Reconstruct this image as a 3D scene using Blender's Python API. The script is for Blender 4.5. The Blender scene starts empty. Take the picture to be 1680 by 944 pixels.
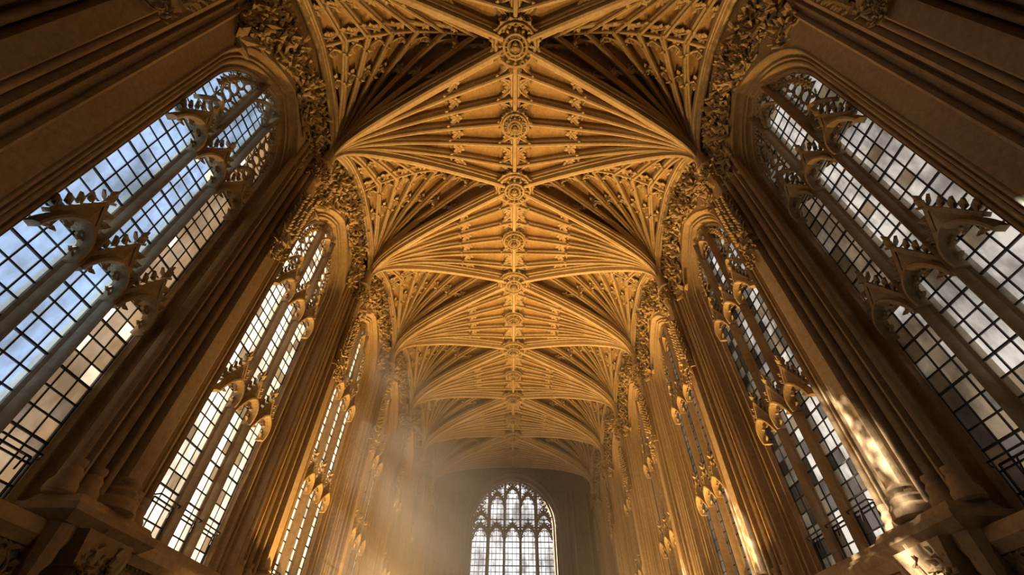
import bpy, math, random
from mathutils import Vector, Matrix, Euler
random.seed(7)
S = bpy.context.scene
COL = S.collection
PI = math.pi

# ------------------------------------------------------------------ camera
CAMZ = 1.6
PITCH = math.radians(45.3); FPX = 720.0
cd = bpy.data.cameras.new('camera'); cam = bpy.data.objects.new('camera', cd); COL.objects.link(cam)
cd.sensor_width = 36.0; cd.lens = 36.0 * FPX / 1680.0; cd.clip_start = 0.05; cd.clip_end = 500
mrot = Matrix.Rotation(math.radians(0.35), 4, 'Z') @ Matrix.Rotation(PI/2 + PITCH, 4, 'X') @ Matrix.Rotation(math.radians(0.6), 4, 'Z')
cam.matrix_world = Matrix.Translation((0, 0, CAMZ)) @ mrot
S.camera = cam

# ------------------------------------------------------------------ view
S.view_settings.view_transform = 'Standard'
S.view_settings.look = 'None'
S.view_settings.exposure = 0.0
S.view_settings.gamma = 1.0
S.view_settings.use_curve_mapping = False

# ------------------------------------------------------------------ sky: blue with broken cloud
SKY = 0.9
world = bpy.data.worlds.new('sky'); S.world = world; world.use_nodes = True
nt = world.node_tree; nt.nodes.clear()
def N(nt, t, **kw):
    n = nt.nodes.new(t)
    for k, v in kw.items():
        if k in n.inputs: n.inputs[k].default_value = v
        else: setattr(n, k, v)
    return n
tc = N(nt, 'ShaderNodeTexCoord')
no = N(nt, 'ShaderNodeTexNoise', Scale=2.6, Detail=8.0, Roughness=0.6)
nt.links.new(tc.outputs['Generated'], no.inputs['Vector'])
rp = N(nt, 'ShaderNodeValToRGB')
rp.color_ramp.elements[0].position = 0.58; rp.color_ramp.elements[0].color = (0.17, 0.38, 0.76, 1)
rp.color_ramp.elements[1].position = 0.90; rp.color_ramp.elements[1].color = (1.15, 1.12, 1.10, 1)
nt.links.new(no.outputs['Fac'], rp.inputs['Fac'])
sx = N(nt, 'ShaderNodeSeparateXYZ'); nt.links.new(tc.outputs['Generated'], sx.inputs[0])
# haze whitens the sky towards the horizon
hz = N(nt, 'ShaderNodeMapRange'); hz.inputs['From Min'].default_value = 0.32; hz.inputs['From Max'].default_value = 0.12
nt.links.new(sx.outputs['Z'], hz.inputs['Value'])
hm = N(nt, 'ShaderNodeMix', data_type='RGBA')
hm.clamp_factor = True; hm.inputs['B'].default_value = (2.2, 2.2, 2.22, 1)
# bright cloud bank standing over the far end of the building
cb = N(nt, 'ShaderNodeMapRange', interpolation_type='SMOOTHSTEP'); cb.inputs['From Min'].default_value = 0.52; cb.inputs['From Max'].default_value = 0.76
nt.links.new(sx.outputs['Y'], cb.inputs['Value'])
mxm = N(nt, 'ShaderNodeMath', operation='MAXIMUM'); nt.links.new(hz.outputs['Result'], mxm.inputs[0]); nt.links.new(cb.outputs['Result'], mxm.inputs[1])
nt.links.new(mxm.outputs[0], hm.inputs['Factor']); nt.links.new(rp.outputs['Color'], hm.inputs['A'])
# high thin overcast covering the right half of the sky
ov = N(nt, 'ShaderNodeMapRange'); ov.inputs['From Min'].default_value = -0.2; ov.inputs['From Max'].default_value = 0.5; ov.inputs['To Max'].default_value = 0.85
nt.links.new(sx.outputs['X'], ov.inputs['Value'])
om = N(nt, 'ShaderNodeMix', data_type='RGBA'); om.inputs['B'].default_value = (1.5, 1.40, 1.25, 1)
nt.links.new(ov.outputs['Result'], om.inputs['Factor']); nt.links.new(hm.outputs['Result'], om.inputs['A'])
bg = N(nt, 'ShaderNodeBackground', Strength=SKY)
nt.links.new(om.outputs['Result'], bg.inputs['Color'])
wo = N(nt, 'ShaderNodeOutputWorld'); nt.links.new(bg.outputs['Background'], wo.inputs['Surface'])

# ------------------------------------------------------------------ sun, low in the far left
SUN_DIR = Vector((0.80, -0.105, -0.455)).normalized()
sl = bpy.data.lights.new('sun', 'SUN'); sl.energy = 60.0; sl.angle = math.radians(0.6); sl.color = (1.0, 0.86, 0.66)
so = bpy.data.objects.new('sun', sl); COL.objects.link(so); so.location = (-40, 30, 30)
so.rotation_euler = SUN_DIR.to_track_quat('-Z', 'Y').to_euler()

HAZE = 0.006                     # density of the dusty air further down the nave
HAZE_LEFT = 0.045
# ------------------------------------------------------------------ sizes (metres); h = height over the camera
H = 16.0
def Z(h): return h + CAMZ
BAY = 0.337 * H; HB = BAY / 2
XC = 0.38 * H                    # capitals
XG = 6.80                        # glass plane
FACE = 0.46                      # wall face in front of glass
Y0 = 0.1075 * H                  # first pier
def pier_y(k): return Y0 + BAY * k
def main_y(n): return Y0 + HB + BAY * n
CAP = Z(12.75); RIDGE = Z(16.0)
SILL = Z(2.35); T1 = Z(5.85); T2 = Z(9.3); SPR = Z(10.75)
WA = 1.27; WRISE = 2.05
YEND = main_y(6); YBACK = main_y(-2)
TOP = Z(19.0)

# added fill lights on the unseen floor, brightening vault and piers from below
UP_COL = (1.0, 0.55, 0.155)
NUP = 4; UPTILT = -12
FILL_UPLIGHTS = [(s*4.4, y, w) for s in (-1, 1) for (y, w) in ((13.4, 620), (17.8, 640), (22.0, 480), (27.5, 420))]

# ------------------------------------------------------------------ materials
AGED = 0.66                      # overall reflectance of the old limestone
def stone(name, c1, c2, c3, bump=0.35, scale=1.0, rough=0.8):
    c1, c2, c3 = [tuple(v*AGED for v in c) for c in (c1, c2, c3)]
    m = bpy.data.materials.new(name); m.use_nodes = True; t = m.node_tree; t.nodes.clear()
    out = N(t, 'ShaderNodeOutputMaterial'); b = N(t, 'ShaderNodeBsdfPrincipled', Roughness=rough)
    b.inputs['Specular IOR Level'].default_value = 0.35
    g = N(t, 'ShaderNodeNewGeometry')
    n1 = N(t, 'ShaderNodeTexNoise', Scale=0.9*scale, Detail=6.0, Roughness=0.65)
    n2 = N(t, 'ShaderNodeTexNoise', Scale=9.0*scale, Detail=5.0, Roughness=0.7)
    mp = N(t, 'ShaderNodeMapping'); mp.inputs['Scale'].default_value = (1.0, 1.0, 0.22)
    t.links.new(g.outputs['Position'], mp.inputs['Vector'])
    t.links.new(mp.outputs['Vector'], n1.inputs['Vector']); t.links.new(g.outputs['Position'], n2.inputs['Vector'])
    r = N(t, 'ShaderNodeValToRGB'); e = r.color_ramp.elements
    e[0].position = 0.30; e[0].color = (*c1, 1); e[1].position = 0.72; e[1].color = (*c3, 1)
    k = r.color_ramp.elements.new(0.5); k.color = (*c2, 1)
    t.links.new(n1.outputs['Fac'], r.inputs['Fac'])
    mx = N(t, 'ShaderNodeMix', data_type='RGBA', blend_type='MULTIPLY'); mx.inputs['Factor'].default_value = 0.55
    r2 = N(t, 'ShaderNodeValToRGB'); r2.color_ramp.elements[0].position = 0.35; r2.color_ramp.elements[0].color = (0.55, 0.5, 0.45, 1)
    r2.color_ramp.elements[1].position = 0.6; r2.color_ramp.elements[1].color = (1, 1, 1, 1)
    t.links.new(n2.outputs['Fac'], r2.inputs['Fac'])
    t.links.new(r.outputs['Color'], mx.inputs['A']); t.links.new(r2.outputs['Color'], mx.inputs['B'])
    t.links.new(mx.outputs['Result'], b.inputs['Base Color'])
    bp = N(t, 'ShaderNodeBump', Strength=bump, Distance=0.03)
    t.links.new(n2.outputs['Fac'], bp.inputs['Height']); t.links.new(bp.outputs['Normal'], b.inputs['Normal'])
    t.links.new(b.outputs['BSDF'], out.inputs['Surface'])
    return m
M_STONE = stone('honey_stone', (0.44, 0.31, 0.17), (0.55, 0.41, 0.245), (0.64, 0.50, 0.33))
M_RIB = stone('rib_stone', (0.52, 0.38, 0.22), (0.62, 0.48, 0.30), (0.72, 0.58, 0.40))
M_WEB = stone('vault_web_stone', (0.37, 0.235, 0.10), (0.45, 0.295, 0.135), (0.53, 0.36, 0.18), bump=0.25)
M_CARVE = stone('carved_stone', (0.38, 0.27, 0.14), (0.52, 0.39, 0.22), (0.66, 0.52, 0.34), bump=0.6, scale=1.6)
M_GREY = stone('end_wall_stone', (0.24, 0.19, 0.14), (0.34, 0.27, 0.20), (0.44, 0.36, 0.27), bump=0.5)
M_FLOOR = stone('floor_stone', (0.10, 0.075, 0.05), (0.14, 0.105, 0.07), (0.18, 0.14, 0.10))

def plain(name, col, rough=0.5, metal=0.0, emit=None):
    m = bpy.data.materials.new(name); m.use_nodes = True; b = m.node_tree.nodes['Principled BSDF']
    b.inputs['Base Color'].default_value = (*col, 1); b.inputs['Roughness'].default_value = rough; b.inputs['Metallic'].default_value = metal
    if emit:
        b.inputs['Emission Color'].default_value = (*emit[0], 1); b.inputs['Emission Strength'].default_value = emit[1]
    nn = m.node_tree.nodes.new('ShaderNodeTexNoise'); nn.inputs['Scale'].default_value = 30
    bb = m.node_tree.nodes.new('ShaderNodeBump'); bb.inputs['Strength'].default_value = 0.1
    m.node_tree.links.new(nn.outputs['Fac'], bb.inputs['Height']); m.node_tree.links.new(bb.outputs['Normal'], b.inputs['Normal'])
    return m
M_LEAD = plain('lead', (0.02, 0.021, 0.026), 0.6, 0.3)
M_IRON = plain('black_iron', (0.02, 0.02, 0.02), 0.4, 0.8)
M_FILL_LAMP = plain('fill_lamp_glass', (0.9, 0.8, 0.6), 0.3, 0.0, (UP_COL, 3.0))  # glowing lens of the added fill lights

def glass(name, tint, body, mixf):
    m = bpy.data.materials.new(name); m.use_nodes = True; t = m.node_tree; t.nodes.clear()
    out = N(t, 'ShaderNodeOutputMaterial')
    g = N(t, 'ShaderNodeNewGeometry')
    mp = N(t, 'ShaderNodeMapping'); mp.inputs['Scale'].default_value = (1.4, 1.4, 0.8)
    n = N(t, 'ShaderNodeTexNoise', Scale=1.0, Detail=5.0, Roughness=0.6)
    t.links.new(g.outputs['Position'], mp.inputs['Vector']); t.links.new(mp.outputs['Vector'], n.inputs['Vector'])
    r = N(t, 'ShaderNodeValToRGB')
    r.color_ramp.elements[0].position = 0.35; r.color_ramp.elements[0].color = (*[c*0.45 for c in tint], 1)
    r.color_ramp.elements[1].position = 0.60; r.color_ramp.elements[1].color = (*tint, 1)
    t.links.new(n.outputs['Fac'], r.inputs['Fac'])
    tr = N(t, 'ShaderNodeBsdfTransparent'); t.links.new(r.outputs['Color'], tr.inputs['Color'])
    tl = N(t, 'ShaderNodeBsdfTranslucent'); tl.inputs['Color'].default_value = (*body, 1)
    m1 = N(t, 'ShaderNodeMixShader'); m1.inputs[0].default_value = mixf
    t.links.new(tr.outputs[0], m1.inputs[1]); t.links.new(tl.outputs[0], m1.inputs[2])
    gl = N(t, 'ShaderNodeBsdfGlossy', Roughness=0.15); gl.inputs['Color'].default_value = (0.8, 0.8, 0.8, 1)
    m2 = N(t, 'ShaderNodeMixShader'); m2.inputs[0].default_value = 0.05
    t.links.new(m1.outputs[0], m2.inputs[1]); t.links.new(gl.outputs[0], m2.inputs[2])
    t.links.new(m2.outputs[0], out.inputs['Surface'])
    return m
G_CLEAR = glass('clear_glass', (0.66, 0.82, 1.0), (0.7, 0.75, 0.8), 0.03)
G_PALE = glass('milky_glass', (0.84, 0.82, 0.80), (0.8, 0.75, 0.66), 0.08)
G_TAN = glass('tan_glass', (0.50, 0.44, 0.365), (0.6, 0.5, 0.4), 0.05)
G_SMOKE = glass('smoky_glass', (0.36, 0.34, 0.33), (0.4, 0.34, 0.3), 0.06)
G_WHITE = glass('white_glass', (1.0, 1.0, 1.0), (0.9, 0.92, 1.0), 0.1)

# ------------------------------------------------------------------ mesh helper
class MB:
    def __init__(s): s.v = []; s.f = []
    def add(s, vs, fs):
        o = len(s.v); s.v += [tuple(p) for p in vs]; s.f += [tuple(i + o for i in f) for f in fs]
    def box(s, x0, x1, y0, y1, z0, z1):
        s.add([(x0,y0,z0),(x1,y0,z0),(x1,y1,z0),(x0,y1,z0),(x0,y0,z1),(x1,y0,z1),(x1,y1,z1),(x0,y1,z1)],
              [(0,3,2,1),(4,5,6,7),(0,1,5,4),(1,2,6,5),(2,3,7,6),(3,0,4,7)])
    def frustum(s, c0, a0, b0, c1, a1, b1):    # rectangle half sizes a,b at c0 to c1 (z up)
        s.add([(c0[0]-a0,c0[1]-b0,c0[2]),(c0[0]+a0,c0[1]-b0,c0[2]),(c0[0]+a0,c0[1]+b0,c0[2]),(c0[0]-a0,c0[1]+b0,c0[2]),
               (c1[0]-a1,c1[1]-b1,c1[2]),(c1[0]+a1,c1[1]-b1,c1[2]),(c1[0]+a1,c1[1]+b1,c1[2]),(c1[0]-a1,c1[1]+b1,c1[2])],
              [(0,3,2,1),(4,5,6,7),(0,1,5,4),(1,2,6,5),(2,3,7,6),(3,0,4,7)])
    def grid(s, rows, closed_u=False, caps=False):   # rows: list of equal-length point lists
        n = len(rows[0]); fs = []
        for i in range(len(rows)-1):
            for j in range(n - (0 if closed_u else 1)):
                k = (j+1) % n
                fs.append((i*n+j, i*n+k, (i+1)*n+k, (i+1)*n+j))
        if caps:
            fs.append(tuple(range(n-1, -1, -1))); fs.append(tuple((len(rows)-1)*n + j for j in range(n)))
        s.add([p for r in rows for p in r], fs)
    def prism(s, poly, z0, z1):                 # plan polygon extruded up
        s.grid([[(x, y, z0) for x, y in poly], [(x, y, z1) for x, y in poly]], True, True)
    def lathe(s, prof, c, n=16):                # prof: (r, z)
        s.grid([[(c[0]+r*math.cos(2*PI*j/n), c[1]+r*math.sin(2*PI*j/n), c[2]+z) for j in range(n)] for r, z in prof], True, True)
    def sweep(s, pts, prof, side, closed=False, caps=True, scales=None):
        # side: function(i, p, tangent) -> (A, B) axes
        rows = []
        n = len(pts)
        for i, p in enumerate(pts):
            a = pts[(i-1) % n] if (closed or i > 0) else pts[i]
            b = pts[(i+1) % n] if (closed or i < n-1) else pts[i]
            T = (b - a).normalized() if (b - a).length > 1e-9 else Vector((0,0,1))
            A, B = side(i, p, T); k = scales[i] if scales else 1.0
            rows.append([p + A*(u*k) + B*(v*k) for u, v in prof])
        if closed: rows.append(rows[0]); caps = False
        s.grid(rows, True, caps)
    def tube(s, pts, r, n=6, closed=False, ref=Vector((0,1,0)), r1=None):
        prof = [(math.cos(2*PI*j/n), math.sin(2*PI*j/n)) for j in range(n)]
        m = len(pts); sc = [r + ((r1 if r1 is not None else r) - r)*i/max(1, m-1) for i in range(m)]
        def sd(i, p, T):
            A = T.cross(ref)
            if A.length < 1e-4: A = T.cross(Vector((1,0,0)))
            A.normalize(); return A, A.cross(T).normalized()
        s.sweep(pts, prof, sd, closed, True, sc)
    def leaf(s, p, d, n, L, W):                 # curled, ridged stone leaf growing from p along d, facing n
        d = d.normalized(); n = (n - d*n.dot(d)).normalized(); w = d.cross(n)
        s.add([p, p + d*L*0.45 + w*W*0.5 + n*L*0.06, p + d*L*0.5 + n*L*0.24, p + d*L*0.45 - w*W*0.5 + n*L*0.06,
               p + d*L*0.92 + n*L*0.34, p + d*L*1.0 + n*L*0.12, p + d*L*0.4 - n*L*0.06],
              [(0,1,2),(0,2,3),(1,4,2),(2,4,3),(1,5,4),(4,5,3),(0,6,1),(0,3,6),(6,5,1),(6,3,5)])
    def tuft(s, p, n, size, k=6, rnd=random):   # a rosette of leaves facing n
        n = n.normalized(); a = n.orthogonal().normalized(); b = n.cross(a)
        ph = rnd.random()*6
        for i in range(k):
            t = ph + 2*PI*i/k + rnd.uniform(-.2, .2)
            d = a*math.cos(t) + b*math.sin(t) + n*rnd.uniform(.1, .6)
            s.leaf(p, d, n, size*rnd.uniform(.75, 1.1), size*rnd.uniform(.45, .7))
    def blob(s, c, r, sx=1, sy=1, sz=1):
        s.grid([[(c[0]+r*sx*math.sin(a)*math.cos(2*PI*j/8), c[1]+r*sy*math.sin(a)*math.sin(2*PI*j/8), c[2]+r*sz*math.cos(a)) for j in range(8)]
                for a in (0.01, .7, 1.3, 1.9, 2.5, 3.13)], True)
    def mesh(s, name, mat, smooth=None):
        me = bpy.data.meshes.new(name); me.from_pydata(s.v, [], s.f); me.update()
        me.materials.append(mat)
        if smooth:
            me.shade_smooth(); me.set_sharp_from_angle(angle=math.radians(smooth))
        return me
def obj(name, me, parent=None, loc=None, rot=None):
    o = bpy.data.objects.new(name, me); COL.objects.link(o)
    if parent: o.parent = parent
    if loc is not None: o.location = loc
    if rot is not None: o.rotation_euler = rot
    return o
def tag(o, label=None, cat=None, group=None, kind=None):
    if label: o['label'] = label
    if cat: o['category'] = cat
    if group: o['group'] = group
    if kind: o['kind'] = kind
    return o
def empty(name, loc, rz=0):
    o = bpy.data.objects.new(name, None); COL.objects.link(o); o.location = loc; o.rotation_euler = (0, 0, rz); o.empty_display_size = .2
    return o
def copy_tree(o, parent=None, kids=None):
    c = o.copy(); COL.objects.link(c)
    if parent: c.parent = parent
    for ch in kids[o.name]: copy_tree(ch, c, kids)
    return c
def kid_map():
    d = {o.name: [] for o in bpy.data.objects}
    for o in bpy.data.objects:
        if o.parent: d[o.parent.name].append(o)
    return d
V = Vector
ORD = ['nearest', 'second', 'third', 'fourth', 'fifth', 'sixth', 'seventh']

# ================================================================== large structure
# arch outline in a wall plane (X along, Z up), offset d outwards
def outline(a, rise, spr, sill, d, n=12, bottom=True, z0=None):
    c = (rise*rise - a*a) / (2*a); R = a + c + d
    th = math.acos(-c / R); pts = []
    left = []
    if bottom: left.append((-(a+d), sill if z0 is None else z0))
    for i in range(n+1):
        t = PI + (th - PI)*i/n
        left.append((c + R*math.cos(t), spr + R*math.sin(t)))
    right = [(-x, z) for x, z in reversed(left[:-1])]
    return left + right

def frame_mesh(name, a, rise, spr, sill, prof, mat, n=12):
    mb = MB(); rows = []
    outs = [outline(a, rise, spr, sill, d, n, True) for d, y in prof]
    for i in range(len(outs[0])):
        rows.append([(outs[j][i][0], prof[j][1], outs[j][i][1]) for j in range(len(prof))])
    mb.grid(rows, True, True)
    return mb.mesh(name, mat, 40)

def wall_mesh(name, a, rise, spr, sill, d, hw, zbot, ztop, y0, y1, mat, n=12, cx=0.0):
    mb = MB(); o = [(x + cx, z) for x, z in outline(a, rise, spr, sill, d, n, False)]; A = a + d
    mb.box(-hw, hw, y0, y1, zbot, sill)
    mb.box(-hw, cx-A, y0, y1, sill, ztop); mb.box(cx+A, hw, y0, y1, sill, ztop)
    for (xa, za), (xb, zb) in zip(o[:-1], o[1:]):
        mb.add([(xa,y0,za),(xb,y0,zb),(xb,y1,zb),(xa,y1,za),(xa,y0,ztop),(xb,y0,ztop),(xb,y1,ztop),(xa,y1,ztop)],
               [(0,3,2,1),(4,5,6,7),(0,1,5,4),(2,3,7,6)])
    return mb.mesh(name, mat)

# floor
mb = MB(); mb.box(-7.6, 7.6, YBACK-.5, YEND+.5, -0.3, 0)
fl = tag(obj('floor', mb.mesh('floor', M_FLOOR)), 'dark stone floor of the nave below the view', 'floor', kind='structure')
# roof deck above the vault
mb = MB(); mb.box(-7.6, 7.6, YBACK-.5, YEND+.5, TOP, TOP+.3)
tag(obj('roof', mb.mesh('roof', M_STONE)), 'roof deck resting on the walls above the stone vault', 'roof', kind='structure')
# back wall behind the viewer
mb = MB(); mb.box(-7.6, 7.6, YBACK-.5, YBACK, 0, TOP)
tag(obj('wall_back', mb.mesh('wall_back', M_STONE)), 'plain stone wall closing the nave behind the viewer', 'wall', kind='structure')

# moulded profile of the window surrounds (offset, inward y); many rolls and hollows
def moulding(d1, y1, back=-0.35):
    p = [(0, back), (0, 0.04), (.03, .06), (.05, .12)]
    def roll(d, y, r): return [(d + r - r*math.cos(a), y + r*math.sin(a)) for a in (.2, .8, 1.4, 2.0, 2.6)]
    k = d1/.5; h = y1/.66
    p += [(q[0]*k, q[1]*h) for q in roll(.05, .14, .030)]
    p += [(.115*k, .10*h), (.15*k, .12*h), (.19*k, .20*h), (.205*k, .29*h)]      # deep hollow
    p += [(q[0]*k, q[1]*h) for q in roll(.205, .30, .038)]
    p += [(.285*k, .27*h), (.30*k, .30*h), (.315*k, .36*h)]
    p += [(q[0]*k, q[1]*h) for q in roll(.315, .39, .022)]
    p += [(.365*k, .34*h), (.41*k, .38*h), (.45*k, .48*h), (.47*k, .60*h)]       # second hollow
    p += [(q[0]*k, y1-.03+(q[1]-.63)) for q in roll(.47, .63, .045)]
    p += [(d1+.08, y1+.0), (d1+.12, y1-.02), (d1+.12, back)]
    return p
MW = 0.50
SURR = frame_mesh('window_frame', WA, WRISE, SPR, SILL, moulding(MW, FACE), M_STONE)
WALLB = wall_mesh('wall_bay', WA, WRISE, SPR, SILL, MW+.08, HB, 0, TOP, -.35, FACE, M_STONE)

W0Y, W0Z = .45, -.42           # the first window of each side sits a little further along and lower
WALL0 = {s: wall_mesh('wall_bay', WA, WRISE, SPR+W0Z, SILL+W0Z, MW+.08, HB, 0, TOP, -.35, FACE, M_STONE, cx=s*W0Y) for s in (-1, 1)}
# leafy clutter in the spandrels beside each window arch
def wallrib_h(t): return CAP + (Z(15.3) - CAP) * (t ** 0.33)
def spandrel(sgn, seed):
    r = random.Random(seed); mb = MB(); o = outline(WA, WRISE, SPR, SILL, MW+.14, 12, False)
    def archz(x):
        x = -abs(x)
        for (xa, za), (xb, zb) in zip(o[:-1], o[1:]):
            if xa <= x <= xb and xb > xa: return za + (zb-za)*(x-xa)/(xb-xa)
        return SPR
    k = 0
    while k < 105:
        x = r.uniform(0.03, 2.45); t = (HB - x)/HB
        lo = archz(x) + .12 if x < WA+MW+.1 else CAP - 1.0; hi = wallrib_h(t) - .25
        if hi <= lo: continue
        z = r.uniform(lo, hi); k += 1
        mb.tuft(V((sgn*x, FACE-.02, z)), V((r.uniform(-.5,.5), 1, r.uniform(-.5,.5))), r.uniform(.20, .42), 5, r)
        if k % 6 == 0: # curling stem
            pts = [V((sgn*(x+.25*math.cos(a)*(.3+a*.12)), FACE+.06, z+.25*math.sin(a)*(.3+a*.12))) for a in [q*.7 for q in range(8)]]
            mb.tube(pts, .035, 5)
    # thin framing bead following the arch
    return mb.mesh('carved_spandrel', M_CARVE)
SPANS = [spandrel(-1, 1), spandrel(1, 2)]

# cornice and frieze below each window
FH = 2.45   # half width along the wall
def cornice_mesh():
    mb = MB(); prof = [(-.3, 2.34), (.16, 2.28), (.20, 2.22), (.20, 2.10), (.14, 2.04), (.10, 1.98), (-.3, 1.98)]
    mb.grid([[(x, FACE+y, Z(z)) for y, z in prof] for x in (-2.12, 2.12)], True, True)
    return mb.mesh('cornice', M_STONE, 35)
def lower_mesh():
    mb = MB(); prof = [(-.3, 1.42), (.12, 1.42), (.24, 1.34), (.30, 1.26), (.30, 1.12), (.20, 1.05), (.16, .96), (.16, .88), (.28, .82), (.28, .70), (.14, .6), (.08, .3), (-.3, .3)]
    mb.grid([[(x, FACE+y, Z(z)) for y, z in prof] for x in (-2.17, 2.17)], True, True)
    for sx in (-2.06, 2.06): mb.box(sx-.07, sx+.07, FACE-.1, FACE+.16, Z(1.42), Z(1.98))
    return mb.mesh('string_course', M_STONE, 35)
def frieze_mesh():
    r = random.Random(5); mb = MB()
    mb.box(-2.0, 2.0, FACE-.1, FACE+.02, Z(1.42), Z(1.98))
    x = -1.94
    while x < 1.96:
        z0 = 1.45; s = r.choice((-1, 1))
        pts = [V((x + s*.05*math.sin(q*1.1), FACE+.06+.05*math.sin(q*.8), Z(z0 + .075*q))) for q in range(8)]
        mb.tube(pts, .034, 5, r1=.018)
        for q in (2, 4, 6):
            mb.leaf(pts[q], V((s*(1 if q % 4 else -1), .3, .6)), V((0, 1, 0)), .15, .09)
        mb.leaf(pts[-1], V((-s, .5, -.4)), V((0, 1, 0)), .14, .1)
        x += .115
    return mb.mesh('frieze_carving', M_CARVE)
C_M, L_M, F_M = cornice_mesh(), lower_mesh(), frieze_mesh()

walls = {}
for s, nm in ((-1, 'left'), (1, 'right')):
    w = empty('wall_' + nm, (s*XG, 0, 0))
    tag(w, 'long %s side wall of golden stone holding six tall traceried windows' % nm, 'wall', kind='structure')
    walls[s] = w
    rz = -PI/2 if s < 0 else PI/2
    for n in range(0, 6):
        loc = (0, main_y(n), 0)
        obj('wall_bay', WALLB if n else WALL0[s], w, loc, (0, 0, rz))
        loc2 = loc if n else (0, main_y(0)+W0Y, W0Z)
        for sp in SPANS: obj('carved_spandrel', sp, w, loc2, (0, 0, rz))['kind'] = 'stuff'
        loc = (0, main_y(n), -.12 if n else -.35)
        obj('cornice', C_M, w, loc, (0, 0, rz)); obj('string_course', L_M, w, loc, (0, 0, rz))
        q = obj('frieze_carving', F_M, w, loc, (0, 0, rz)); q['kind'] = 'stuff'
    mb = MB()   # blank stretches behind the viewer and beside the end wall
    y1 = main_y(0) - HB
    if s < 0: mb.box(-.35, FACE, YBACK, y1, 0, TOP); mb.box(-.35, FACE, main_y(5)+HB, YEND, 0, TOP)
    else: mb.box(-FACE, .35, YBACK, y1, 0, TOP); mb.box(-FACE, .35, main_y(5)+HB, YEND, 0, TOP)
    obj('blank_wall', mb.mesh('blank_wall', M_STONE), w)

# ================================================================== windows
LW = 2*WA/3                     # pitch of the lights
def bow(z, top, low, amt):
    t = max(0, min(1, (z-low)/(top-low))); return amt*math.sin(t*PI/2)
def head_mesh(name, hw, rise, gable, bowamt, mat, rnd, crk=1.0):
    """cusped nodding arch with crocketed gable; local origin at the head's apex"""
    mb = MB()
    c = (rise*rise - hw*hw)/(2*hw); R = hw + c; th = math.acos(-c/R)
    arc = []
    n = 8
    for i in range(n+1):
        t = PI + (th-PI)*i/n; x = c + R*math.cos(t); z = R*math.sin(t) - rise
        arc.append((x, z))
    full = arc + [(-x, z) for x, z in reversed(arc[:-1])]
    P = lambda x, z, y=0: V((x, y + bow(z, 0, -rise, bowamt), z))
    prof = [(-.055, -.05), (-.055, .10), (-.02, .16), (.02, .16), (.055, .10), (.055, -.05)]
    pts = [P(x, z) for x, z in full]
    def sd(i, p, T):
        B = V((0, 1, 0)); A = T.cross(B).normalized(); return A, B
    mb.sweep(pts, prof, sd)
    # gable legs + spandrel plates
    g0 = -rise*.45
    for s in (-1, 1):
        a = V((s*(hw+.03), .02, g0)); b = V((0, bowamt*.8, gable))
        mb.sweep([a, a.lerp(b, .5), b], [(-.035, -.04), (-.035, .09), (.035, .09), (.035, -.04)], lambda i, p, T: ((T.cross(V((0,1,0)))).normalized(), V((0,1,0))))
        half = [(s*abs(x), z) for x, z in arc if z > g0]
        rows = []
        for i, (x, z) in enumerate(half):
            t = i/max(1, len(half)-1); q = a.lerp(b, t)
            p0 = P(x, z)
            rows.append([p0, q, q + V((0, .06, 0)), p0 + V((0, .06, 0))])
        mb.grid(rows, True, True)
        # crockets
        for k in range(1, 5):
            q = a.lerp(b, k/5); d = V((s*.9, .1, .5))
            mb.leaf(q, d, V((0, 1, 0)), .17*crk, .13*crk); mb.leaf(q, V((s*.8, .4, -.1)), V((0, 1, .4)), .12*crk, .1*crk)
        # cusps
        for (i0, ln) in ((2, .30), (5, .26)):
            x, z = arc[i0]; x = s*abs(x); p = P(x, z); inw = V((-s*1.0, .15, -.25 if i0 == 2 else -.85)).normalized()
            q = p + inw*ln*hw*1.2
            up = V((0, 0, 1)) if i0 == 2 else V((-s, 0, .2))
            cv = [p - up*.14*hw*2, p.lerp(q, .5) - up*.05, q, p.lerp(q, .5) + up*.09, p + up*.2*hw*1.6]
            mb.tube(cv, .032, 5, ref=V((0, 1, 0)))
            mb.leaf(p.lerp(q, .7), inw, V((0, 1, 0)), .13, .1); mb.blob(q, .035)
    # finial
    f = V((0, bowamt*.8, gable))
    mb.tube([f - V((0, 0, .1)), f + V((0, 0, .22))], .035, 5, r1=.02)
    for k in range(4):
        a = PI/2*k; mb.leaf(f + V((0, 0, .05)), V((math.cos(a), math.sin(a)*.6, .5)), V((0, .3, 1)), .15*crk, .11*crk)
    mb.leaf(f + V((0, 0, .15)), V((0, .1, 1)), V((0, 1, 0)), .16*crk, .1*crk)
    return mb.mesh(name, mat, 35)

RW = random.Random(11)
HEAD = head_mesh('light_head', LW/2-.06, .52, .50, .13, M_CARVE, RW, 1.35)
def mull_mesh(z0, z1, w=.10, mat=M_STONE, dep=.22):
    mb = MB(); mb.prism([(-w, -.12), (-w, .02), (-w*.55, .06), (-w*.42, dep-.03), (0, dep+.02), (w*.42, dep-.03), (w*.55, .06), (w, .02), (w, -.12)], z0, z1)
    return mb.mesh('mullion', mat, 35)
def arch_z(x, d=0):
    a = WA; c = (WRISE**2 - a*a)/(2*a); R = a + c + d; x = -abs(x)
    return SPR + math.sqrt(max(0, R*R - (x-c)**2))
MULL = mull_mesh(SILL, arch_z(LW/2)+.05)
TRANS = MB(); TRANS.prism([(-WA, -.1), (-WA, .1), (WA, .1), (WA, -.1)], -.04, .04); TRANS = TRANS.mesh('transom', M_STONE)
def sill_mesh(a, z, mat):
    mb = MB(); pr = [(-.35, z-.1), (-.35, z+.05), (.0, z+.04), (FACE+.06, z-.10), (FACE+.08, z-.2), (FACE, z-.26)]
    mb.grid([[(x, y, q) for y, q in pr] for x in (-a, a)], True, True); return mb.mesh('window_sill', mat)
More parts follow.
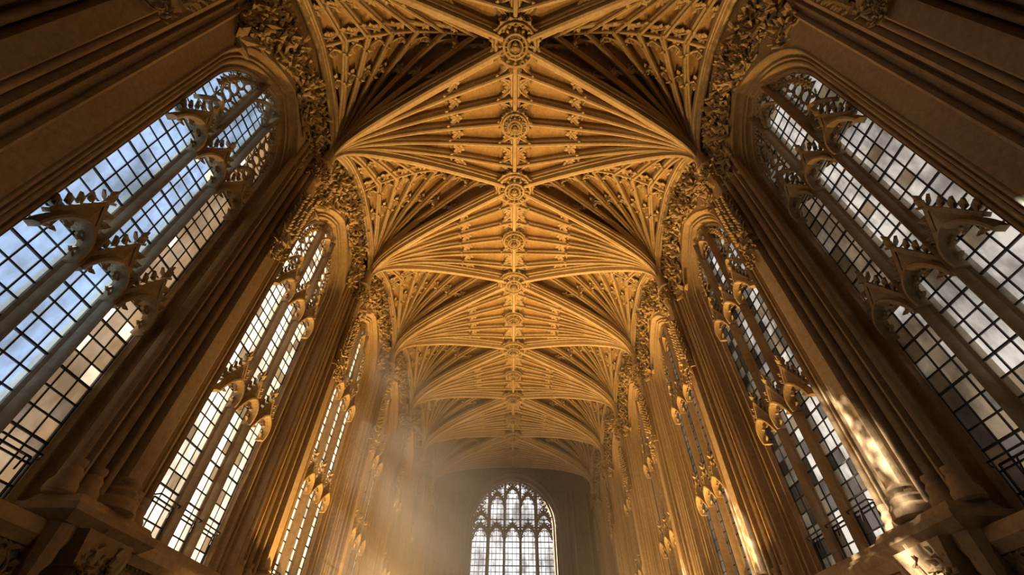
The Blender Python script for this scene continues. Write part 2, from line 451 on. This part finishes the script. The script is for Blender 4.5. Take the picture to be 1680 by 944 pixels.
SILLM = sill_mesh(WA+.5, SILL, M_STONE)
def vent_mesh():                 # little iron casement at the foot of a light
    mb = MB(); w = LW/2-.1
    for z in (0, .62):
        mb.box(-w, w, .02, .05, z-.013, z+.013)
    for x in (-w, w): mb.box(x-.011, x+.011, .02, .05, 0, .62)
    mb.tube([V((-w*.3, .08, .6)), V((-w*.3, .2, .55)), V((-w*.2, .22, .35))], .014, 5)
    mb.tube([V((-w-.08, .06, .62)), V((-w-.02, .16, .66)), V((w+.02, .16, .66)), V((w+.08, .06, .62))], .016, 5)
    return mb.mesh('casement', M_IRON)
VENT = vent_mesh()
# head tracery filling the arch above the three upper lights
def top_tracery():
    mb = MB(); Y = V((0, 1, 0))
    def sd(i, p, T): return T.cross(Y).normalized(), Y
    pr = [(-.045, -.05), (-.045, .07), (0, .13), (.045, .07), (.045, -.05)]
    r = random.Random(3)
    for cx in (-LW, 0, LW):
        topz = arch_z(abs(cx) + (LW/2 if cx else LW*.35)) - (.42 if cx else .35)
        hw = LW/2-.07; n = 8; rise = .5
        pts = []
        for i in range(-n, n+1):
            t = i/n; pts.append(V((cx + hw*t, .02+.10*(1-abs(t)), topz - rise*abs(t)**1.7)))
        mb.sweep(pts, pr, sd)
        for s in (-1, 1):
            for zz, ln in ((-.38, .2), (-.16, .2)):
                p = V((cx + s*hw*.8*(1 if zz < -.3 else .62), .05, topz+zz)); q = p + V((-s*ln*.8, .03, -.08))
                mb.tube([p + V((0, 0, -.12)), q, p + V((0, 0, .1))], .03, 5); mb.leaf(q, V((-s, .2, -.4)), Y, .12, .1)
        # small super lights and daggers above
        z = topz
        while z < arch_z(cx) - .15:
            for s in (-1, 1):
                top = arch_z(cx + s*.2)
                if z + .1 > top: continue
                a = [V((cx, .02, z+.0)), V((cx + s*.13, .03, z+.10)), V((cx + s*.17, .03, z+.22)), V((cx + s*.08, .03, z+.34)), V((cx, .02, z+.40))]
                mb.tube(a, .032, 5)
                mb.leaf(a[2], V((-s, .3, .2)), Y, .12, .1); mb.leaf(a[2], V((s, .3, .3)), Y, .14, .11)
            z += .36
    # cusped fringe all along the inside of the arch
    o = outline(WA, WRISE, SPR, SILL, 0, 14, False)
    for i, (x, zz) in enumerate(o):
        cdir = V((-x, .2, (SPR+.5-zz))).normalized(); p = V((x, .03, zz)) + cdir*.02
        mb.leaf(p, cdir, Y, .24, .17)
        mb.tuft(p + cdir*.1, V((cdir.x*.5, 1, cdir.z*.5)), .13, 4, r)
    return mb.mesh('head_tracery', M_CARVE, 35)
TOPT = top_tracery()

PC = 3; PW = LW/PC; PH = 0.305
PANES = {}
for nm, mt in (('c', G_CLEAR), ('p', G_PALE), ('t', G_TAN), ('s', G_SMOKE)):
    mb = MB(); mb.box(-PW/2+.006, PW/2-.006, -.006, .006, .006, PH-.006); PANES[nm] = mb.mesh('pane', mt)
def tiers(): return ((SILL+.05, T1), (T1, T2), (T2, Z(12.75)))
def lead_mesh(cx, z0, z1):
    mb = MB(); x0 = -PC*PW/2; top = z1
    for c in range(PC+1):
        x = x0 + c*PW; t = min(top, arch_z(cx + x)+.05) if top > SPR else top
        w = .0115
        if t > z0: mb.box(x-w, x+w, -.012, .012, z0, t)
    z = z0
    k = 0
    while z < z1 + .01:
        xa = max(x0, -10); a, b = x0, -x0
        if z > SPR:
            while a < b and arch_z(cx+a) + .05 < z: a += .05
            while b > a and arch_z(cx+b) + .05 < z: b -= .05
        if b > a:
            w = .0115 if k % 3 else .015
            mb.box(a, b, -.012, .013 if k % 3 else .025, z-w, z+w)
        z += PH; k += 1
    return mb.mesh('lead_grid', M_LEAD)
LEADS = {}
for li, cx in enumerate((-LW, 0, LW)):
    for ti, (z0, z1) in enumerate(tiers()): LEADS[li, ti] = lead_mesh(cx, z0, z1)

def side_window(name, side, n, detail):
    w = empty(name, (side*XG, main_y(n)+(0 if n else W0Y), 0 if n else W0Z), -PI/2 if side < 0 else PI/2)
    sd = 'left' if side < 0 else 'right'
    tag(w, 'tall three-light traceried window, %s one along the %s wall' % (ORD[n], sd), 'window', 'tall side windows', 'structure')
    obj('window_frame', SURR, w); obj('window_sill', SILLM, w)
    for s in (-1, 1): obj('mullion', MULL, w, (s*LW/2, 0, 0))
    for z in (T1, T2): obj('transom', TRANS, w, (0, 0, z))
    for cx in (-LW, 0, LW):
        for z in (T1, T2): obj('light_head', HEAD, w, (cx, .06, z))
        obj('casement', VENT, w, (cx, 0, SILL+.1))
    obj('head_tracery', TOPT, w)
    r = random.Random(100*n + (7 if side < 0 else 3))
    for li, cx in enumerate((-LW, 0, LW)):
        for ti, (z0, z1) in enumerate(tiers()):
            obj('lead_grid', LEADS[li, ti], w, (cx, 0, 0))
    # along-wall coordinate: local +X points back to the viewer on the left wall, away on the right
    acc = MB()
    for li, cx in enumerate((-LW, 0, LW)):
        near = (cx*(1 if side < 0 else -1))/LW       # +1 = light nearest the viewer
        for ti, (z0, z1) in enumerate(tiers()):
            z = z0
            while z < z1 - .05:
                for c in range(PC):
                    x = cx - PC*PW/2 + PW*(c+.5)
                    if z > min(arch_z(x-PW/2), arch_z(x+PW/2)) + .15 and z > arch_z(x): continue
                    if side < 0: wt = {1: 'cccc', 0: 'ccccccccccccp', -1: 'pttttttttt'}[round(near)]
                    else: wt = {1: 'pppptpp', 0: 'ppppptp', -1: 'ttttttp'}[round(near)]
                    if z - SILL < 1.4: wt += 'ssss' + 'st'
                    if n > 0: wt = 'ppppppt' if side < 0 else 'pppptss'
                    if n > 1: wt = 'pppppp'
                    ch = r.choice(wt)
                    if detail: obj('pane', PANES[ch], w, (x, 0, z))
                    else: acc.box(x-PW/2+.006, x+PW/2-.006, -.006, .006, z+.006, z+PH-.006)
                z += PH
    if not detail: obj('pane_sheet', acc.mesh('pane_sheet', G_PALE), w)['kind'] = 'stuff'
    return w
num = 1
for side in (-1, 1):
    for n in range(6):
        side_window('window_%d' % num, side, n, n < 3); num += 1

# ------------------------------------------------------------------ end wall and its great window
EA, ER, ES, EB = 3.05, 3.3, Z(11.1), Z(2.2)
ew = empty('wall_end', (0, YEND, 0), PI); tag(ew, 'shadowed grey-brown end wall around the great arched window', 'wall', kind='structure')
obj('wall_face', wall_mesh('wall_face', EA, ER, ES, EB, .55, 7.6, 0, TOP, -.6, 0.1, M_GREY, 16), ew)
def pil(x, w=.16, z1=Z(13.5)):
    mb = MB(); mb.prism([(x-w, .1), (x-w*.8, .2), (x-w*.3, .24), (x, .34), (x+w*.3, .24), (x+w*.8, .2), (x+w, .1)], 0, z1); return mb.mesh('wall_shaft', M_GREY, 35)
for x in (-4.3, -4.75, 4.3, 4.75, -5.9, 5.9): obj('wall_shaft', pil(x), ew)
r = random.Random(9); mb = MB(); oo = outline(EA, ER, ES, EB, .8, 16, False)
cnt = 0
while cnt < 230:
    x = r.uniform(-4.1, 4.1); z = r.uniform(Z(12), Z(16.2))
    c0 = (ER**2-EA**2)/(2*EA); R0 = EA+c0+.85; lo = ES + math.sqrt(max(0, R0*R0 - (abs(x)+c0)**2))
    if z < lo+.1 or z > Z(16.5) - abs(x)*.25: continue
    mb.tuft(V((x, .1, z)), V((r.uniform(-.5,.5), 1, r.uniform(-.5,.5))), r.uniform(.12, .3), 5, r); cnt += 1
for sx in (-1, 1):
    for k in range(70): mb.tuft(V((sx*(5.3+r.uniform(-.4, .4)), .12, Z(9.3)+r.gauss(0, .45))), V((0, 1, 0)), r.uniform(.12, .28), 5, r)
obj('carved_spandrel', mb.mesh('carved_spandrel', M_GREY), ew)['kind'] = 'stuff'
for k in range(2):     # square label over the arch
    mb = MB(); mb.box(-4.3, 4.3, .1, .26-.04*k, Z(16.35)-k*.3, Z(16.5)-k*.3); obj('string_course', mb.mesh('string_course', M_GREY), ew)

w = empty('window_13', (0, YEND, 0), PI); tag(w, 'great five-light window glowing white in the end wall', 'window', kind='structure')
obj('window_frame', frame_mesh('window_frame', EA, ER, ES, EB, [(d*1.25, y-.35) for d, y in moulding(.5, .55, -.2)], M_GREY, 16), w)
obj('window_sill', sill_mesh(EA+.5, EB, M_GREY), w)
ec = (ER**2-EA**2)/(2*EA)
def eza(x): R = EA+ec; return ES + math.sqrt(max(0, R*R-(abs(x)+ec)**2))
ELW = 2*EA/5; ET = Z(11.0)
for i in range(4):
    x = -EA + ELW*(i+1)
    m = mull_mesh(EB, eza(x)+.1, 
        .13 if i in (0, 3) else .09, M_GREY, .22); obj('mullion', m, w, (x, -.1, 0))
EH = head_mesh('light_head', ELW/2-.06, .85, .35, .12, M_GREY, RW, 1.2)
for i in range(5):
    x = -EA + ELW*(i+.5)
    obj('light_head', EH, w, (x, -.05, ET))
    tz = eza(abs(x)+ELW*.35) - (.35 if i in (1, 2, 3) else .15)
    EH2 = EH; obj('light_head', EH2, w, (x, -.05, tz - .15))
mb = MB(); mb.box(-EA, EA, -.12, .0, ET-.05, ET+.05); obj('transom', mb.mesh('transom', M_GREY), w)
mb = MB(); Yv = V((0, 1, 0))
for i, (x, z) in enumerate(outline(EA, ER, ES, EB, 0, 16, False)):
    d = V((-x, .2, ES+.8-z)).normalized(); mb.leaf(V((x, -.05, z)), d, Yv, .34, .2)
for i in range(5):
    cx = -EA + ELW*(i+.5); z = eza(abs(cx)+ELW*.35) - .2
    while z < eza(cx) - .1:
        for s in (-1, 1):
            mb.tube([V((cx, -.05, z)), V((cx+s*.2, -.04, z+.15)), V((cx+s*.26, -.04, z+.32)), V((cx, -.05, z+.55))], .04, 5)
        z += .5
obj('head_tracery', mb.mesh('head_tracery', M_GREY, 35), w)
mb = MB(); gp = MB(); ncol = 4*5; cw = 2*EA/ncol
x = -EA; j = 0
while x < EA - .01:
    t = min(eza(x+.001), eza(x+cw)) + .15
    z = EB
    mb.box(x-.016, x+.016, -.13, -.08, EB, eza(x)+.05)
    while z < t:
        gp.box(x+.01, x+cw-.01, -.106, -.094, z+.01, min(z+.38, t)-.01); z += .39
    x += cw; j += 1
z = EB; k = 0
while z < eza(0):
    hw = EA if z < ES else max(0.05, (math.sqrt(max(0, (EA+ec)**2-(z-ES)**2))-ec))
    q = .018 if k % 4 else .03; mb.box(-hw, hw, -.13, -.07, z-q, z+q); z += .39; k += 1
obj('lead_grid', mb.mesh('lead_grid', M_LEAD), w)
obj('pane_sheet', gp.mesh('pane_sheet', G_WHITE), w)['kind'] = 'stuff'

# ================================================================== vault
ceil = empty('ceiling', (0, 0, 0)); tag(ceil, 'golden fan vault of radiating stone ribs and panels over the nave', 'ceiling', kind='structure')
def g(t): return t ** 0.33 if t > 0 else 0.0
def lat_h(xc):
    xc = abs(xc); P = [(0, 16.0), (.8, 16.45), (1.6, 16.85), (2.4, 17.15), (3.2, 17.25), (4.0, 17.15), (4.8, 16.75), (5.6, 16.15), (6.4, 15.3)]
    for (a, ha), (b, hb) in zip(P[:-1], P[1:]):
        if xc <= b: return ha + (hb-ha)*(xc-a)/(b-a)
    return 15.3
targets = []
ANG = [94, 81, 68, 56, 45.5, 36.5, 29.5]
for a in ANG:
    X = HB/math.tan(math.radians(a)); targets.append((X, HB, Z(lat_h(XC-X))))
for i in range(7): targets.append((XC, HB*(1 - i/3), RIDGE))
for a in reversed(ANG):
    X = HB/math.tan(math.radians(a)); targets.append((X, -HB, Z(lat_h(XC-X))))
NT = len(targets)   # 21 ribs: 7 + 7 + 7
def surf(e, t):
    i = min(int(e), NT-2); f = e - i; A, B = targets[i], targets[i+1]
    X = A[0]+(B[0]-A[0])*f; Y = A[1]+(B[1]-A[1])*f
    if i < 7 or i >= 13: zt = Z(lat_h(XC-X)) if X < XC else RIDGE
    else: zt = RIDGE
    if X > XC-.001: zt = RIDGE
    return V((X*t, Y*t, CAP + (zt-CAP)*g(t)))
def snorm(e, t):
    d = .02; a = surf(max(0, e-d), t); b = surf(min(NT-1, e+d), t); c = surf(e, max(.001, t-.01)); q = surf(e, min(1, t+.01))
    n = (b-a).cross(q-c)
    if n.length < 1e-9: return V((0, 0, -1))
    n.normalize()
    return n if n.z < 0 or (abs(n.z) < .01 and n.x > 0) else -n
TS = [(i/22)**2.4 for i in range(23)]
def web(i):
    mb = MB(); rows = []
    for t in TS:
        row = []
        for j in range(7):
            f = j/6; p = surf(i+f, t)
            row.append(p - snorm(i+f, max(t, .01))*(.16*math.sin(PI*f)*min(1, t*2.5)))
        rows.append(row)
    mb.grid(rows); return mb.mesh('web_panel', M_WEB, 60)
def rib_prof(w, d, major):
    if major:
        return [(-w/2, -.12), (-w/2, .18*d), (-.40*w, .26*d), (-.36*w, .50*d), (-.25*w, .50*d), (-.20*w, .72*d), (-.16*w, .92*d), (0, d), (.16*w, .92*d), (.20*w, .72*d), (.25*w, .50*d), (.36*w, .50*d), (.40*w, .26*d), (w/2, .18*d), (w/2, -.12)]
    return [(-w/2, -.1), (-w/2, .25*d), (-.24*w, .50*d), (-.22*w, .85*d), (0, d), (.22*w, .85*d), (.24*w, .50*d), (w/2, .25*d), (w/2, -.1)]
def rib(i):
    wall = i in (0, NT-1)
    major = i in (7, 13) or wall
    w_, d_ = (.46, .42) if major and not wall else ((.34, .30) if wall else ((.22, .24) if 7 < i < 13 else (.20, .26)))
    pts = [surf(i, t) for t in TS]; T = targets[i]; d = V((T[0], T[1], 0)).normalized(); side = V((-d.y, d.x, 0))
    def sd(k, p, tg):
        up = tg.z; a = tg.dot(d); Nn = d*up - V((0, 0, 1))*a
        return side, Nn.normalized()
    sc = [min(1, .30 + t**.5*1.5) for t in TS]
    mb = MB(); mb.sweep(pts, rib_prof(w_, d_, major), sd, scales=sc); return mb.mesh('rib', M_RIB, 35)
def cusped(i):
    """cusped panel heads: one row part-way up, one at the panel's end"""
    mb = MB(); trans = 7 <= i < 13; r = random.Random(i)
    rows = ((.60, .06), (.90, .07)) if trans else ((.56, .07), (.86, .08))
    for t0, dt in rows:
        for s in (0, 1):
            pts = []
            for k in range(7):
                q = k/6; f = (q*.5) if s == 0 else 1-(q*.5); tt = min(.995, t0 + dt*(q**.6))
                e = i + .06 + f*.88; pts.append(surf(e, tt) + snorm(e, tt)*(.02 - .10*math.sin(PI*f)*min(1, tt*2)+.03))
            n0 = snorm(i+.5, t0)
            def sd(k, p, T): A = T.cross(n0).normalized(); return A, n0
            mb.sweep(pts, [(-.05, -.06), (-.05, .03), (0, .09), (.05, .03), (.05, -.06)], sd)
            e = i + (.30 if s == 0 else .70); p = surf(e, t0+dt*.75) + n0*.0
            c = surf(i+.5, t0-.03) - p
            mb.leaf(p, c, n0, .22, .15)
        # sprig at the point of the head
        p = surf(i+.5, min(.99, t0+dt)) - n0*.04
        bk = (surf(i+.5, t0) - p).normalized()
        mb.leaf(p, bk, n0, .26, .18); mb.leaf(p, -bk + n0*.3, n0, .22, .16)
        sd2 = bk.cross(n0); mb.leaf(p, sd2 + n0*.2, n0, .2, .14); mb.leaf(p, -sd2 + n0*.2, n0, .2, .14)
        if not trans and t0 > .7 and False: pass
        for ee in (i+.02,):
            if i not in (7, 13, 0):
                pr = surf(ee, t0) + n0*.12
                mb.leaf(pr, sd2 + n0*.4, n0, .2, .13); mb.leaf(pr, -sd2 + n0*.4, n0, .2, .13); mb.leaf(pr, bk + n0*.5, n0, .16, .1)
    # fork from the rib end towards the ridge
    if trans:
        a = surf(i+.0, .90) + snorm(i, .9)*.06; b = surf(i+.5, .985) + snorm(i+.5, .98)*.04; c = surf(i+1., .90) + snorm(i+1-.01, .9)*.06
        for p, q in ((a, b), (c, b)):
            n0 = snorm(i+.5, .93); mid = p.lerp(q, .55) + (surf(i+.5, 1)-surf(i+.5, .9))*.2
            mb.tube([p, mid, q], .04, 5)
    return mb.mesh('cusped_head', M_RIB, 35)
WEBS = [web(i) for i in range(NT-1)]; RIBS = [rib(i) for i in range(NT)]; CUSPS = [cusped(i) for i in range(NT-1)]
mb = MB(); mb.lathe([(.05, -.1), (.20, -.05), (.19, .5), (.15, 1.0), (.05, 1.3)], (0, 0, CAP), 12); SPRING = mb.mesh('springer', M_RIB, 40)
for side in (-1, 1):
    for k in range(-1, 7):
        f = obj('vault_fan', SPRING, ceil, (side*XC, pier_y(k), 0), (0, 0, 0 if side < 0 else PI))
        for m in RIBS:
            if k >= 0: obj('rib', m, f)
        if k < 0:   # behind the viewer
            a = MB()
            for i in range(NT-1): a.grid([[surf(i+j/3, t) for j in range(4)] for t in TS[::2]])
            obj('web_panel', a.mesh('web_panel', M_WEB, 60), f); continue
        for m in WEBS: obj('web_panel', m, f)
        for m in CUSPS: obj('cusped_head', m, f)
# ridge ribs, one length per half bay, and the cross ridges
mb = MB(); mb.sweep([V((0, 0, 0)), V((0, HB, 0))], rib_prof(.40, .34, True), lambda i, p, T: (V((1, 0, 0)), V((0, 0, -1)))); RR = mb.mesh('ridge_rib', M_RIB, 35)
k = 0; y = YBACK
while y < YEND - .1: obj('ridge_rib', RR, ceil, (0, y, RIDGE)); y += HB
for side in (-1, 1):
    mb = MB(); pts = [V((side*x, 0, Z(lat_h(x)))) for x in [q*.35 for q in range(1, 19)]]
    mb.sweep(pts, rib_prof(.14, .16, False), lambda i, p, T: (V((0, 1, 0)), V((0, 0, -1)))); me = mb.mesh('cross_ridge', M_RIB, 35)
    for n in range(0, 6): obj('cross_ridge', me, ceil, (0, main_y(n), 0))

# ================================================================== roof bosses
def boss_meshes(R, seed):
    r = random.Random(seed); Y = V((0, 0, -1))
    ring = MB()
    def circ(rad, z, n=24): return [V((rad*math.cos(2*PI*i/n), rad*math.sin(2*PI*i/n), z)) for i in range(n)]
    ring.lathe([(R*.45, .05), (R*.62, -.02), (R*.55, -.14), (R*.2, -.18)], (0, 0, 0), 20)
    ring.tube(circ(R*.80, -.20), R*.085, 6, True, V((0, 0, 1))); ring.tube(circ(R*.92, -.12), R*.06, 6, True, V((0, 0, 1)))
    inner = MB(); inner.tube(circ(R*.46, -.33), R*.06, 6, True, V((0, 0, 1)))
    inner.tube(circ(R*.30, -.40, 16), R*.04, 6, True, V((0, 0, 1)))
    spk = MB(); d = V((1, 0, 0))
    spk.tube([d*R*.28 + V((0, 0, -.39)), d*R*.46 + V((0, 0, -.33)), d*R*.8 + V((0, 0, -.20))], R*.035, 5)
    spk.blob(d*R*.63 + V((0, 0, -.29)), R*.07)
    lv = MB(); d = V((1, 0, -.15)); lv.leaf(d*R*.78, d + V((0, 0, -.2)), Y, R*.36, R*.26)
    l2 = MB(); l2.leaf(V((R*.72, 0, -.2)), V((0, -1, -.5)), Y, R*.24, R*.18)
    pend = MB()
    pend.prism([(-R*.2, 0), (0, -R*.24), (R*.2, 0), (0, R*.24)], -.46, -.30); pend.blob((0, 0, -.47), R*.12)
    for i in range(4):
        a = PI/2*i; pend.leaf(V((0, 0, -.44)), V((math.cos(a), math.sin(a), -.3)), Y, R*.24, R*.16)
    return [('ring', ring.mesh('ring', M_CARVE, 40)), ('inner_ring', inner.mesh('inner_ring', M_CARVE, 40)), ('spoke', spk.mesh('spoke', M_CARVE, 40)),
            ('leaf', lv.mesh('leaf', M_CARVE)), ('leaf', l2.mesh('leaf', M_CARVE)), ('pendant', pend.mesh('pendant', M_CARVE))]
def put_boss(b, parts):
    ring = None
    for nm, me in parts:
        if nm == 'ring': ring = obj(nm, me, b)
        elif nm == 'spoke':
            for q in range(12): obj(nm, me, b, None, (0, 0, 2*PI*q/12))
        elif nm == 'leaf':
            for q in range(16): obj(nm, me, ring, None, (0, 0, 2*PI*(q+.5)/16))
        else: obj(nm, me, b)
BIG = boss_meshes(.80, 1); SML = boss_meshes(.55, 2)
for n in range(0, 6):
    b = empty('roof_boss', (0, main_y(n), RIDGE-.20)); tag(b, 'large round openwork stone boss on the ridge, %s of the large ones from the top' % ('first' if n == 0 else ORD[n]), 'boss', 'large bosses on the vault ridge')
    put_boss(b, BIG)
for k in range(1, 7):
    b = empty('roof_boss', (0, pier_y(k), RIDGE-.20)); tag(b, 'small round leafy boss on the ridge, %s of the small ones from the top' % ('first' if k == 1 else ORD[k-1]), 'boss', 'small bosses on the vault ridge')
    put_boss(b, SML)

# ================================================================== clustered piers (local: X along wall, Y towards the nave, origin on wall face)
YC = XG - FACE - XC              # capital centre in front of wall face
def shaft_mesh(poly, z0, z1):
    mb = MB(); mb.prism(poly, z0, z1); return mb.mesh('shaft', M_STONE, 40)
def roll(x, y, r, n=8, keel=False):
    p = [(x - r, y-.1)] + [(x - r*math.cos(PI*i/n), y + r*math.sin(PI*i/n)*(1.25 if keel and i == n//2 else 1)) for i in range(n+1)] + [(x + r, y-.1)]
    return p
BASEZ = Z(2.42)
shafts = []
shafts.append(([(-.20, -.05), (-.20, YC), (-.16, YC+.06), (.16, YC+.06), (.20, YC), (.20, -.05)], BASEZ, CAP-.1))   # broad flat face
for s in (-1, 1):
    shafts.append((roll(s*.29, YC-.10, .055), BASEZ, CAP-.1))
    shafts.append((roll(s*.47, .04, .085, keel=True), BASEZ, CAP+.6))
    shafts.append(([(s*.60, -.05), (s*.60, .03), (s*.63, .08), (s*.67, .08), (s*.70, .03), (s*.70, -.05)], BASEZ, CAP+1.4))
    shafts.append((roll(s*.84, .02, .06, keel=True), BASEZ, CAP+2.0))
def fixpoly(p):
    a = sum(p[i][0]*p[(i+1) % len(p)][1] - p[(i+1) % len(p)][0]*p[i][1] for i in range(len(p)))
    return p if a > 0 else p[::-1]
SH = [shaft_mesh(fixpoly(p), a, b) for p, a, b in shafts]
# bases: stacked moulded rings
mb = MB()
for x, y, r_ in ((0, YC-.05, .26), (-.45, YC-.2, .16), (.45, YC-.2, .16), (-.78, .0, .15), (.78, 0, .15)):
    mb.lathe([(r_*.8, .45), (r_*.85, .40), (r_*.7, .34), (r_, .26), (r_*.95, .18), (r_*1.25, .10), (r_*1.3, 0), (r_*1.05, -.04)], (x, y, BASEZ-.12), 12)
BASE = mb.mesh('base', M_STONE, 40)
mb = MB()
mb.frustum((0, .1, Z(1.92)), .80, .30, (0, .1, Z(2.04)), .92, .44); mb.frustum((0, .1, Z(2.04)), .92, .44, (0, .1, Z(2.13)), .92, .44); mb.frustum((0, .1, Z(2.13)), .88, .38, (0, .1, Z(2.27)), .80, .30)
mb.frustum((0, .12, Z(1.5)), .34, .34, (0, .12, Z(1.92)), .50, .42)
mb.frustum((0, .1, 0), .30, .26, (0, .1, Z(1.5)), .30, .28)
for s in (-1, 1): mb.lathe([(.11, -1.5), (.11, 1.4), (.16, 1.5), (.16, 1.65), (.2, 1.75), (.2, 1.92)], (s*.62, .2, CAMZ), 8)
PED = mb.mesh('pedestal', M_STONE, 40)
mb = MB(); r = random.Random(21)
for k in range(46):
    a = r.uniform(-1, 1); z = r.uniform(.4, 1.85)
    mb.tuft(V((a*.32, .38+.04*z, Z(z))), V((a*.6, 1, .2)), r.uniform(.1, .2), 5, r)
PCAR = mb.mesh('pedestal_carving', M_CARVE)
mb = MB()
mb.lathe([(.14, -.28), (.22, -.16), (.24, -.10), (.30, -.04), (.30, .03), (.24, .08)], (0, YC-.02, CAP-.12), 8)
CAPM = mb.mesh('capital', M_RIB, 40)
mb = MB(); r = random.Random(22)
for k in range(34):
    a = r.uniform(-1, 1)*PI*.6; z = r.uniform(-1.15, -.35); rr = .27 + .06*math.sin((z+.35)*-2.5)
    mb.tuft(V((math.sin(a)*rr, YC-.05 + math.cos(a)*rr, CAP+z)), V((math.sin(a), math.cos(a), 0)), r.uniform(.12, .2), 5, r)
mb.lathe([(.05, -1.35), (.16, -1.15), (.26, -.8), (.24, -.5), (.28, -.35)], (0, YC-.05, CAP), 8)
CORB = mb.mesh('carved_corbel', M_CARVE)
# carved canopy niche on the pier face
mb = MB(); r = random.Random(23); cz = Z(9.6)
mb.prism(fixpoly([(-.26, YC-.1), (-.22, YC+.16), (0, YC+.26), (.22, YC+.16), (.26, YC-.1)]), cz-.9, cz-.72)
for k in range(3):
    s = (k-1)*.2
    mb.frustum((s, YC+.10, cz-.7), .09, .09, (s, YC+.10, cz+.35+(.35 if k == 1 else 0)), .05, .05)
    mb.frustum((s, YC+.10, cz+.35+(.35 if k == 1 else 0)), .08, .08, (s, YC+.08, cz+.85+(.5 if k == 1 else 0)), .01, .01)
    for q in range(14):
        z = cz-.6+q*.125+(.15 if k == 1 else 0)
        for d in (V((1, .3, .4)), V((-1, .3, .4)), V((0, 1, .3))): mb.leaf(V((s, YC+.12, z)), d + V((r.uniform(-.3, .3),)*3), V((0, .4, 1)), .19, .13)
for k in range(12): mb.tuft(V((r.uniform(-.25, .25), YC+.12, cz-1.1+r.uniform(-.3, .3))), V((0, 1, 0)), .17, 5, r)
CANO = mb.mesh('carved_canopy', M_CARVE)
for side in (-1, 1):
    sd = 'left' if side < 0 else 'right'
    for k in range(0, 7):
        p = empty('clustered_pier', (side*(XG-FACE), pier_y(k), 0), -PI/2 if side < 0 else PI/2)
        tag(p, '%s tall clustered stone pier of bundled shafts along the %s wall' % (ORD[k], sd), 'pier', 'clustered piers between the side windows')
        for m in SH: obj('shaft', m, p)
        obj('base', BASE, p); pd = obj('pedestal', PED, p); obj('pedestal_carving', PCAR, pd); obj('capital', CAPM, p); obj('carved_corbel', CORB, p); obj('carved_canopy', CANO, p)

# ================================================================== added fill uplighters, out of view on the floor
mb = MB(); mb.box(-.35, .35, -.18, .18, .05, .10); mb.box(-.37, -.35, -.2, .2, .05, .24); mb.box(.35, .37, -.2, .2, .05, .24); mb.box(-.37, .37, -.2, -.18, .05, .24); mb.box(-.37, .37, .18, .2, .05, .24); mb.box(-.2, .2, -.12, .12, 0, .05)
HOUS = mb.mesh('housing', M_IRON); mb = MB(); mb.box(-.34, .34, -.17, .17, .11, .13); LENS = mb.mesh('lens', M_FILL_LAMP)  # fixture bodies invented to carry the fill lights
for i, (x, y, wt) in enumerate(FILL_UPLIGHTS):
    u = empty('fill_uplight', (x, y, 0), PI/2)
    tag(u, 'black fill floodlight added out of view, pointing up, %s from the viewer by the %s wall' % (['first', 'second', 'third', 'fourth'][i % NUP], 'left' if x < 0 else 'right'), 'light', 'added fill uplights along the nave')
    obj('housing', HOUS, u); obj('lens', LENS, u)
    l = bpy.data.lights.new('fill_light', 'AREA'); l.shape = 'RECTANGLE'; l.size = .6; l.size_y = .3; l.energy = wt; l.color = UP_COL; l.spread = math.radians(88)
    lo = bpy.data.objects.new('fill_light', l); COL.objects.link(lo); lo.parent = u; lo.location = (0, 0, .3); lo.rotation_euler = (PI, math.radians(UPTILT), 0)

# ================================================================== sunlit dust haze in the far nave
def haze(box, density, label, fade=None):
    mb = MB(); mb.box(*box); me = bpy.data.meshes.new('dust_haze'); me.from_pydata(mb.v, [], mb.f)
    m = bpy.data.materials.new('dust_haze'); m.use_nodes = True; t = m.node_tree; t.nodes.clear()
    out = N(t, 'ShaderNodeOutputMaterial'); pv = N(t, 'ShaderNodeVolumePrincipled')
    pv.inputs['Color'].default_value = (0.95, 0.93, 0.9, 1); pv.inputs['Density'].default_value = density; pv.inputs['Anisotropy'].default_value = 0.6
    if fade:       # thins out away from the wall
        gg = N(t, 'ShaderNodeNewGeometry'); sp = N(t, 'ShaderNodeSeparateXYZ'); mr = N(t, 'ShaderNodeMapRange', interpolation_type='SMOOTHSTEP')
        mr.inputs['From Min'].default_value = fade[0]; mr.inputs['From Max'].default_value = fade[1]; mr.inputs['To Min'].default_value = 0; mr.inputs['To Max'].default_value = density
        t.links.new(gg.outputs['Position'], sp.inputs[0]); t.links.new(sp.outputs['X'], mr.inputs['Value']); t.links.new(mr.outputs[0], pv.inputs['Density'])
    t.links.new(pv.outputs[0], out.inputs['Volume']); me.materials.append(m)
    tag(obj('dust_haze', me), label, 'haze', kind='stuff')
haze((-5.95, 5.95, 11.5, YEND-.2, .2, Z(15.2)), HAZE, 'thin dust haze filling the far half of the nave')
haze((-5.90, 1.5, 15.0, 26.0, .3, Z(13.0)), HAZE_LEFT, 'brighter drifting dust lit by sun beside the left wall, past the second window', (1.5, -5.0))
